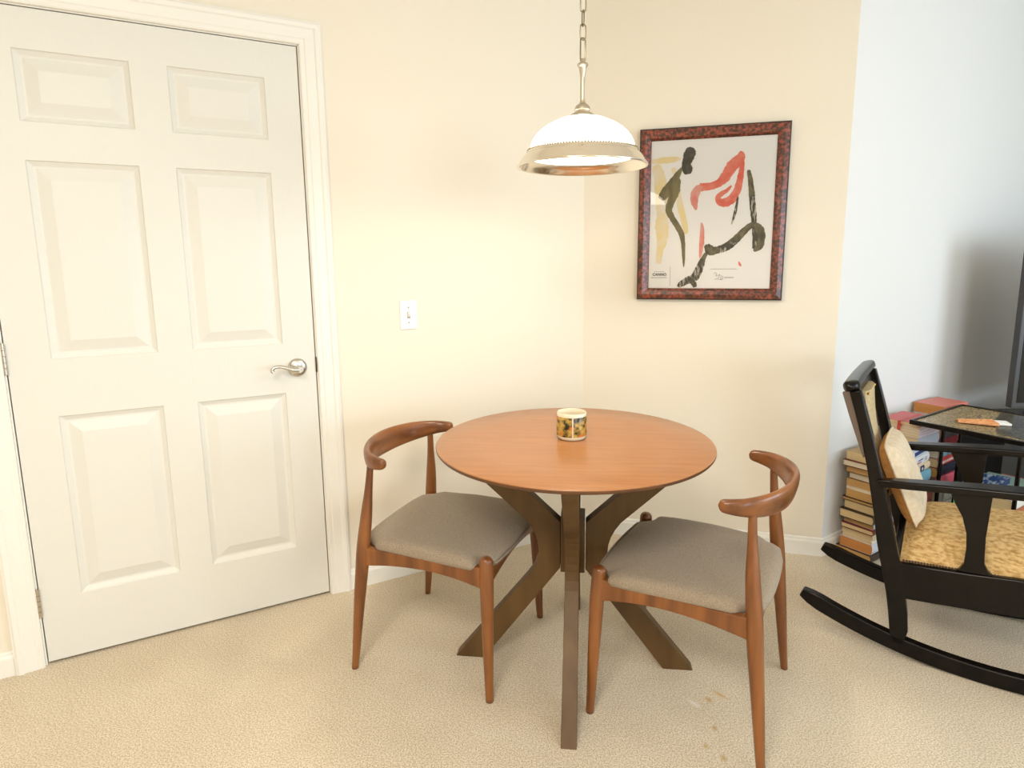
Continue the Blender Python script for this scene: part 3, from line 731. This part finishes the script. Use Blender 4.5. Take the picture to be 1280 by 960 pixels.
# crest rail: board across the post tops, rounded over at its ends
bm = bmesh.new(); secs = []; N = 24
for i in range(N+1):
    v = -.035+(RWD+.07)*i/N; u = 2*i/N-1; bow = -.008*(1-u*u); e = 1 if abs(u) < .93 else math.sqrt(max(0.02, 1-((abs(u)-.93)/.075)**2))
    c0 = Vector((-.522+bow*.5, v, .892)); upd = Vector((-.30, 0, 1)).normalized(); nd = Vector((1, 0, .30)).normalized()
    secs.append(superell(c0, nd, upd, .024*e, .0175*e, 20, 3))
loft(bm, secs); link('crest_rail', bm, MT['black'], rk, 'all')
bm = bmesh.new(); plank(bm, [(-.500, .815), (-.513, .85), (-.521, .885)], [.009, .010, .010], RWD/2-.012, RWD/2); link('head_panel', bm, MT['black'], rk)
bm = bmesh.new(); box(bm, -.012, .012, .016, RWD-.016, -.02, .02)
o = link('lower_back_rail', bm, MT['black'], rk, bevel=.003); o.location = (-.412, 0, .50)
# upholstered back panel between two slim inner stiles
bm = bmesh.new(); secs = []
for i in range(9):
    u = i/8; z = .50+.355*u; x = -.404-.092*u-.020*math.sin(PI*u)
    secs.append([(x-.012, .115, z), (x+.004, .115, z), (x+.014, .15, z), (x+.016, .22, z), (x+.014, .29, z), (x+.004, .325, z), (x-.012, .325, z)])
loft(bm, secs); bp_ = link('back_panel', bm, MT['backfab'], rk, True); bp_['label'] = 'beige upholstered strip with brass nails'
for i in range(11):
    bm = bmesh.new(); bmesh.ops.create_icosphere(bm, subdivisions=1, radius=.0048)
    o = link('brass_nail', bm, MT['brass'], bp_, True); o.location = (-.484, .125+i*.019, .846)
# seat cushion
bm = bmesh.new(); secs = []; N = 16
for i in range(N+1):
    u = 2*i/N-1; x = -.345+.49*(i/N); e = (1-abs(u)**6)**.5 if abs(u) < 1 else 0; e = max(e, .12)
    zb = .322+.075*(x+.36)
    prof_ = []
    for j in range(13):
        v = j/12; yy = .004+(RWD-.008)*v; pz = (1-abs(2*v-1)**3.2)**.5 if 0 < v < 1 else 0
        prof_.append((x, yy, zb+.012+.100*pz*(.25+.75*e)))
    secs.append([(x, .004, zb)]+prof_+[(x, RWD-.004, zb)])
loft(bm, secs); sc_ = link('seat_cushion', bm, MT['brocade'], rk, True); sc_['label'] = 'thick gold brocade upholstered seat'
bm = bmesh.new()
for i in range(60):
    x = -.335+i*.475/59; z = .326+.075*(x+.36)
    bmesh.ops.create_icosphere(bm, subdivisions=1, radius=.0042, matrix=Matrix.Translation((x, .001, z+.008)))
tag(link('gimp_trim', bm, mat('dark_gimp', (92, 72, 54), .8), rk, True), kind='stuff')

# throw pillow leaning on the back of the rocking chair
tp = empty('throw_pillow', (0, 0, 0), label='cream and tan throw pillow leaning in the rocking chair', cat='pillow')
Lm = Matrix.Translation((RO.x, RO.y, 0)) @ Matrix.Rotation(RA, 4, 'Z')
tp.matrix_world = Lm @ Matrix.Translation((-.306, .20, .424)) @ Matrix.Rotation(math.radians(-23), 4, 'Y')
def pillow(side):
    bm = bmesh.new(); N = 18; hw_, hh_ = .16, .150; T = .040
    def P(i, j, front):
        u, v = 2*i/N-1, 2*j/N-1; k = 1-.07*(abs(u)**2*abs(v)**2)*1.0
        pin = 1-.06*(1-v*v)*abs(u)**8
        c_ = 1-.10*u*u*v*v; y = u*hw_*(1-.05*(1-v*v))*c_; z = v*hh_*(1-.05*(1-u*u))*c_
        t = T*((1-u**4)*(1-v**4))**.42
        return (t if front else -t, y, z+hh_)
    g = [[bm.verts.new(P(i, j, side > 0)) for i in range(N+1)] for j in range(N+1)]
    for j in range(N):
        for i in range(N): bm.faces.new((g[j][i], g[j][i+1], g[j+1][i+1], g[j+1][i]))
    return bm
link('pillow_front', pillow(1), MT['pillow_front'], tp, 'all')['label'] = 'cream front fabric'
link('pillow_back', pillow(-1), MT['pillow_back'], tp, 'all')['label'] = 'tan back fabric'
bm = bmesh.new()
pts = []
for k in range(48):
    q = k/48*4; s_, t_ = int(q), q-int(q); e = 2*t_-1
    u, v = [(e, -1), (1, e), (-e, 1), (-1, -e)][s_]
    c_ = 1-.10*u*u*v*v; pts.append((0, u*.16*(1-.05*(1-v*v))*c_, v*.150*(1-.05*(1-u*u))*c_+.150))
tube(bm, pts, .0035, 6, loop=True); link('pillow_piping', bm, MT['pillow_front'], tp, True)

# ------------------------------------------------------------------ books
def book(name, N, z, wd, ln, t, ccol, pages, label, group, cat='book', yaw=A_R, spine=True, hard=True, dx=0, dy=0, dyaw=0, titles=(), tilt=0):
    """lying book. local x runs along the spine away from the near corner, y from the spine to the fore edge"""
    o = empty(name, (N[0], N[1], z), yaw+dyaw, label=label, cat=cat, group=group)
    if tilt: o.rotation_euler = (0, tilt, yaw+dyaw)
    o.location = Vector(o.location)+Vector((math.cos(yaw)*dx-math.sin(yaw)*dy, math.sin(yaw)*dx+math.cos(yaw)*dy, 0))
    ct = .0022 if hard else .0009; ov = .003 if hard else .0003
    ct = min(ct, t*.18)
    bm = bmesh.new()
    # C shaped cover: section in (y,z) extruded along x, with a rounded spine
    out = []; nseg = 6
    if spine:
        for i in range(nseg+1):
            a = -PI/2-PI*i/nseg; out.append((min(.010, t*.35)*(1+math.cos(a))+(-.0), t/2+t/2*math.sin(a)))
    bulge = min(.007, t*.3)
    o_pts = [(wd, 0)]+[(bulge*(1-math.sin(PI*i/nseg)), t/2-t/2*math.cos(PI*i/nseg)) for i in range(nseg+1)]+[(wd, t), (wd, t-ct)]
    i_pts = [(bulge*(1-math.sin(PI*i/nseg))+ct, t/2+(t/2-ct)*math.cos(PI*i/nseg)) for i in range(nseg+1)]+[(wd, ct)]
    prism(bm, o_pts+i_pts, lambda a, b, h: (h, a, b), 0, ln)
    cv = link('cover', bm, cover(ccol), o, True)
    bm = bmesh.new(); pg = [(wd-ov, ct*1.02), (wd-ov, t-ct*1.02)]+[(bulge*(1-math.sin(PI*i/nseg))+ct*1.1, t/2+(t/2-ct*1.05)*math.cos(PI*i/nseg)) for i in range(nseg+1)]
    prism(bm, pg, lambda a, b, h: (h, a, b), ov, ln-ov)
    link('pages', bm, MT[pages], o)
    for (x0, x1, z0, z1, col) in titles:   # printed blocks on the spine
        bm = bmesh.new(); K = 5
        for i in range(K):
            za, zb = z0+(z1-z0)*i/K, z0+(z1-z0)*(i+1)/K
            f = lambda zz_: bulge*(1-math.sqrt(max(0, 1-((zz_-.5)/.5)**2)))-.0006
            bm.faces.new([bm.verts.new(q) for q in ((x0*ln, f(za), za*t), (x1*ln, f(za), za*t), (x1*ln, f(zb), zb*t), (x0*ln, f(zb), zb*t))])
        bmesh.ops.remove_doubles(bm, verts=bm.verts, dist=1e-6)
        link('spine_print', bm, cover(col), cv)
    return o
def lettering(o, s, x, z, size, col):
    cvr = [c for c in o.children if c.name.startswith('cover')][0]
    return text('spine_lettering', s, x, z, size, cvr, cover(col), y=-.0009, align='LEFT')

GA = 'books in the tall stack against the corner'
NA = (1.512, 2.484)
A = [ # thickness, width, length, cover, pages, dx, dy, dyaw, label
 (.034, .158, .235, (56, 40, 32), 'pages_tan', -.004, .004, 0, 'large dark brown book at the very bottom of the tall stack by the corner'),
 (.046, .140, .215, (214, 214, 224), 'pages_orange', .006, .006, .03, 'thick book with orange-tan pages, second from the floor in the tall stack'),
 (.014, .132, .21, (236, 226, 206), 'pages_cream', .008, .010, -.02, 'thin pale book directly on the thick orange-tan one in the tall stack'),
 (.029, .134, .21, (214, 196, 160), 'pages_cream', .012, .012, 0, 'cream paged book with tan cover, fourth up in the tall stack'),
 (.022, .140, .215, (120, 40, 36), 'pages_cream', -.002, .004, .02, 'pale book with dark red rounded spine, low in the tall stack'),
 (.025, .132, .20, (190, 190, 210), 'pages_tan', .010, .010, -.03, 'tan paged book with pale blue cover just above the dark red spine'),
 (.038, .148, .22, (60, 44, 30), 'pages_cream', -.008, .004, .02, 'wide cream paged book jutting out in the middle of the tall stack'),
 (.039, .142, .21, (70, 44, 30), 'pages_cream', .004, .003, -.02, 'cream paged book under the thin dark brown book in the tall stack'),
 (.014, .146, .21, (58, 36, 26), 'pages_tan', .0, .004, .01, 'thin dark brown book across the middle of the tall stack'),
 (.036, .128, .20, (196, 160, 110), 'pages_tan', .010, .010, .03, 'tan paperback resting on the thin dark brown book'),
 (.014, .128, .20, (240, 232, 214), 'pages_white', .006, .012, -.02, 'thin white booklet between two tan paperbacks in the tall stack'),
 (.032, .126, .20, (200, 150, 96), 'pages_tan', .006, .012, .01, 'tan paperback above the thin white booklet'),
 (.031, .126, .20, (90, 60, 44), 'pages_white', .010, .010, -.02, 'pale paged book, fourth from the top of the tall stack'),
 (.030, .132, .21, (112, 62, 44), 'pages_tan', .000, .010, .03, 'dark brown book, third from the top of the tall stack'),  # plain dark brown cover
 (.027, .140, .21, (104, 38, 34), 'pages_white', -.016, .008, .04, 'book with dark red cover, second from the top of the tall stack'),
 (.036, .130, .20, (170, 140, 90), 'pages_cream', -.010, .012, -.03, 'cream paged book topmost of the tall stack by the corner'),
]
z = 0
for i, (t, wd, ln, cc, pg, dx, dy, dyw, lb) in enumerate(A):
    book('book', NA, z, wd, min(ln*.88, .195), t, cc, pg, lb, GA, dx=dx, dy=dy, dyaw=dyw, hard=cc[0] < 130); z += t+.0004

GB = 'books in the stack behind the rocking chair'
NB = (1.748, 2.611)
Bk = [
 (.060, .150, .23, (236, 232, 222), 'pages_white', 0, 0, 0, 'large white covered book at the floor behind the rocking chair', ()),
 (.070, .145, .22, (120, 120, 112), 'pages_white', .004, 0, .03, 'grey book second from the floor behind the rocking chair', ()),
 (.050, .148, .22, (44, 40, 46), 'pages_tan', 0, .003, -.03, 'dark charcoal book with grey lettering under the red one', ((.1, .8, .3, .7, (150, 146, 140)),)),
 (.055, .150, .22, (136, 52, 50), 'pages_tan', -.005, .004, .02, 'dark red book low in the stack behind the rocking chair', ()),
 (.055, .145, .22, (70, 60, 58), 'pages_tan', .002, 0, 0, 'dark brown book under the two blue books', ()),
 (.055, .150, .23, (116, 168, 186), 'pages_tan', -.035, 0, .05, 'light blue book with a plain spine under the cream and navy one', ()),
 (.034, .142, .20, (236, 212, 176), 'pages_tan', -.028, 0, .09, 'cream book with a navy emblem on its spine', ((.42, .66, .1, .9, (52, 62, 96)), (.5, .58, .3, .65, (220, 220, 220)))),
 (.041, .148, .23, (240, 238, 236), 'pages_tan', -.032, 0, .12, 'white book with red and blue lettering along its spine', ((.1, .5, .32, .46, (190, 70, 80)), (.3, .6, .6, .72, (90, 90, 150)), (.72, .86, .3, .7, (190, 190, 200)))),
 (.037, .145, .21, (226, 232, 240), 'pages_tan', -.036, 0, .13, 'white book with big dark blue lettering under the arm of the rocking chair', ((.08, .95, .42, .86, (52, 66, 130)),)),
 (.058, .150, .22, (180, 186, 200), 'pages_cream', .0, .0, .03, 'thick pale grey book under the red ribboned volumes', ()),
]
z = 0
for (t, wd, ln, cc, pg, dx, dy, dyw, lb, ti) in Bk:
    book('book', NB, z, wd, min(ln, .205), t, cc, pg, lb, GB, dx=dx, dy=dy, dyaw=dyw, titles=ti); z += t+.0004
zb0 = z
GR = 'red covered volumes tied with a ribbon'
ords = ('lowest', 'second from the bottom', 'middle one', 'second from the top', 'topmost')
for i in range(5):
    book('book', NB, z, .160, .200, .0125, (206, 92, 92) if i == 4 else (222, 206, 214), 'pages_cream', 'thin volume with cream pages, %s of five bound by a red ribbon' % ords[i], GR,
         dx=-.004+.001*i, dy=0, dyaw=.02+.004*i, hard=False); z += .0127
zb1 = z
rb = empty('ribbon', (NB[0], NB[1], zb0), A_R+.03, label='red ribbon tied round the thin volumes behind the rocking chair', cat='ribbon')
bm = bmesh.new()
for y0 in (.078,):
    x0, x1, hz = -.0075, .006, (zb1-zb0)
    box(bm, -.0085, -.0068, y0, y0+.012, -.0005, hz+.0012); box(bm, -.0085, .20, y0, y0+.012, hz+.0002, hz+.0012)
    tube(bm, [(-.010, y0+.006, hz-.006), (-.014, y0-.006, hz-.012), (-.012, y0-.004, hz-.020)], [.003, .0035, .002], 6, 3)
link('ribbon_band', bm, cover((196, 70, 62)), rb)

GD = 'books in the stack behind the black tray table'
ND = (1.990, 2.818)
Dk = [
 (.112, (150, 140, 124), 'pages_tan', 0, 'thick grey-brown book at the floor behind the tray table', ()),
 (.09, (150, 144, 130), 'pages_white', .03, 'grey book with pale pages, second from the floor behind the tray table', ()),
 (.055, (206, 92, 104), 'pages_tan', -.02, 'pink-red book in the stack behind the tray table', ()),
 (.050, (44, 46, 58), 'pages_tan', .02, 'navy black book between two red ones', ()),
 (.045, (186, 70, 62), 'pages_cream', .05, 'bright red book behind the tray table', ((.1, .9, .3, .6, (226, 180, 170)),)),
 (.040, (126, 160, 170), 'pages_white', 0, 'pale teal book behind the tray table', ()),
 (.05, (110, 34, 36), 'pages_tan', .04, 'dark red book behind the tray table, over the pale teal one', ()),
 (.06, (70, 64, 60), 'pages_tan', 0, 'dark grey book hidden behind the tray top', ()),
 (.055, (196, 190, 186), 'pages_white', .02, 'light grey book under the coral paperback', ()),
]
z = 0
for (t, cc, pg, dyw, lb, ti) in Dk:
    book('book', ND, z, .135, .20, t, cc, pg, lb, GD, dyaw=dyw, titles=ti); z += t+.0004
book('book', ND, z, .140, .21, .045, (214, 122, 104), 'pages_orange', 'coral paperback with orange pages on top, beyond the tray', GD, dx=.01, dy=.0, dyaw=-.06, hard=False)

GC = 'books in the low stack right of the tray table'
NC = (2.075, 2.47)
Ck = [(.05, (88, 84, 84), 'pages_white', 0, .15, 'grey book at the floor right of the arm splat', ()),
 (.05, (160, 60, 60), 'pages_cream', .03, .15, 'red book low in the short stack at the right edge', ()),
 (.035, (44, 44, 50), 'pages_white', -.04, .15, 'black covered book low in the short stack at the right edge', ()),
 (.045, (222, 220, 232), 'pages_white', .02, .15, 'white book with a purple mark in the short stack at the right edge', ((.05, .25, .3, .8, (110, 110, 180)),)),
 (.050, (170, 96, 60), 'pages_tan', -.02, .15, 'tan paged book with rust cover in the short stack at the right edge', ()),
 (.055, (232, 228, 220), 'pages_cream', .0, .155, 'cream paged book under the magazines at the right edge', ()),
 (.022, (200, 130, 70), 'pages_orange', -.03, .15, 'thin orange paperback just under the magazines', ())]
z = 0
for (t, cc, pg, dyw, wd, lb, ti) in Ck:
    book('book', NC, z, wd, .21, t, cc, pg, lb, GC, dyaw=dyw, titles=ti, hard=True); z += t+.0004
zc = z
mg = mat('blue_magazine_cover', (52, 84, 140), .25, c2=(196, 210, 226), nscale=(18, 60, 10), ramp=(.5, .62))
for i, (mm, dyw, dx, lb) in enumerate(((cover((176, 70, 52), .3), .0, .06, 'red magazine under the pale green one on the short stack'), (cover((150, 180, 160), .3), .12, .03, 'pale green magazine between a red and a blue one'), (mg, .3, -.02, 'blue glossy magazine topmost of the short stack at the right edge'))):
    bm = bmesh.new(); box(bm, 0, .21, 0, .16, 0, .006); o = link('magazine', bm, mm, bevel=.001)
    tag(o, lb, 'magazine', 'magazines on the short stack'); o.location = (NC[0]+dx, NC[1]+.006, zc+.0006+i*.0066); o.rotation_euler = (0, 0, A_R+dyw)

# green folder leaning between the stacks
bm = bmesh.new(); box(bm, -.004, .004, -.02, .02, 0, .31)
gf = tag(link('folder', bm, cover((112, 206, 104), .4)), 'bright green folder standing upright behind the arm splat', 'folder'); gf.location = (1.968, 2.635, .0); gf.rotation_euler = (math.radians(0), math.radians(0), math.radians(70))

# ------------------------------------------------------------------ tray table
T0 = Vector((1.690, 2.60)); zT = .605
tang = math.atan2(2.894-2.612, 2.132-1.702); tu = Vector((math.cos(tang), math.sin(tang))); tv = Vector((math.sin(tang), -math.cos(tang)))
ty_ = empty('tray_table', (T0.x, T0.y, 0), tang, label='small black tray table with speckled gold top behind the rocking chair', cat='table')
TLn, TWd = .50, .42
bm = bmesh.new()
for a in ((0, TLn, -.012, 0), (0, TLn, -TWd, -TWd+.012), (0, .012, -TWd+.012, -.012), (TLn-.012, TLn, -TWd+.012, -.012)): box(bm, a[0], a[1], a[2], a[3], zT-.016, zT+.004)
link('tray_rim', bm, MT['black'], ty_, bevel=.0015)
mtray = mat('speckled_gold_tray', (112, 106, 82), .25, c2=(196, 166, 116), nscale=(150, 150, 150), detail=4, ramp=(.42, .60))
bm = B(.012, TLn-.012, -TWd+.012, -.012, zT-.012, zT-.001); link('tray_top', bm, mtray, ty_)['label'] = 'speckled gold and green tray surface'
for (x, y) in ((.285, -.022), (TLn-.03, -.022), (.03, -TWd+.03), (TLn-.03, -TWd+.03)):
    bm = bmesh.new(); tube(bm, [(x, y, zT-.016), (x, y, .3), (x, y, .0)], .008, 10)
    link('leg', bm, MT['black'], ty_, True)
def tray_pt(x, y): return (T0.x+tu.x*x+tv.x*(-y)*1, T0.y+tu.y*x+tv.y*(-y)*1)
# dark mat and a folded paper fan lying on the tray
bm = bmesh.new(); prism(bm, [(.06, -.30), (.27, -.21), (.47, -.17), (.47, -.395), (.05, -.395)], lambda a, b, h: (a, b, h), zT-.0008, zT+.0012)
mm = tag(link('place_mat', bm, mat('dark_patterned_mat', (52, 46, 44), .3, c2=(112, 104, 78), nscale=(70, 70, 70), ramp=(.45, .65))), 'dark patterned mat on the right half of the tray table', 'mat'); mm.location = (T0.x, T0.y, 0); mm.rotation_euler = (0, 0, tang)
fn_ = empty('paper_fan', (*tray_pt(.16, -.16), zT+.002), tang-.9, label='small orange folded paper fan with a white end on the tray table', cat='fan')
bm = bmesh.new()
for k in range(5):
    a = -.18+k*.09
    c_, s_ = math.cos(a), math.sin(a)
    vs = [bm.verts.new((x*c_-y*s_-.10, x*s_+y*c_, zq)) for x, y, zq in ((.06, -.010, .002), (.20, -.014, .003), (.20, .0, .012), (.06, .0, .010), (.20, .014, .003), (.06, .010, .002))]
    bm.faces.new((vs[0], vs[1], vs[2], vs[3])); bm.faces.new((vs[3], vs[2], vs[4], vs[5]))
fa = link('fan_blades', bm, mat('orange_paper', (206, 130, 78), .6, c2=(236, 176, 120), nscale=(60, 200, 60)), fn_)
so = fa.modifiers.new('solid', 'SOLIDIFY'); so.thickness = .0015
bm = bmesh.new(); box(bm, .095, .145, -.028, .030, .001, .010); link('fan_end', bm, MT['card'], fn_, bevel=.002)['label'] = 'white paper end'

# ------------------------------------------------------------------ television on its stand
nF = rn(dF)
P0 = Vector((2.300, 2.82)); A_T = math.radians(4)
sd = empty('tv_stand', (P0.x, P0.y, 0), A_T, label='black television stand at the right edge behind the books', cat='stand')
bm = bmesh.new(); box(bm, 0, 1.4, .01, .27, .02, .50); link('stand_body', bm, MT['blackplastic'], sd, bevel=.003)
bm = bmesh.new(); box(bm, -.01, 1.41, 0, .28, .50, .525); link('stand_top', bm, MT['blackplastic'], sd, bevel=.003)
for x in (.01, 1.34):
    for y in (.02, .22):
        bm = B(x, x+.05, y, y+.04, 0, .02); link('foot', bm, MT['blackplastic'], sd)
P1 = Vector((2.336, 2.86))
tv_ = empty('television', (P1.x, P1.y, .5255), A_T, label='black flat-screen television cut off by the right edge', cat='television')
bm = bmesh.new(); box(bm, 0, 1.36, 0, .035, .065, .86); link('bezel', bm, MT['darkgrey'], tv_, bevel=.003)
bm = bmesh.new(); box(bm,   .022, 1.338, -.0015, .002, .090, .838); link('screen', bm, MT['screen'], tv_)
for x in (.10, 1.24):
    bm = bmesh.new(); tube(bm, [(x, .017, .07), (x-.01, .017, .03), (x-.04, -.05, .006)], .007, 8, 3); tube(bm, [(x-.01, .017, .03), (x-.03, .08, .006)], .007, 8)
    link('foot', bm, MT['blackplastic'], tv_, True)
# cable hanging down beside the stand
bm = bmesh.new()
tube(bm, [(2.276, 2.91, .44), (2.268, 2.92, .41), (2.245, 2.96, .41), (2.215, 3.01, .39), (2.20, 3.03, .30), (2.20, 3.035, .15), (2.21, 3.03, .006), (2.20, 3.00, .006)], .0035, 8, 5)
tag(link('power_cable', bm, MT['blackplastic'], None, True), 'thin black power cable looping beside the television stand', 'cable')
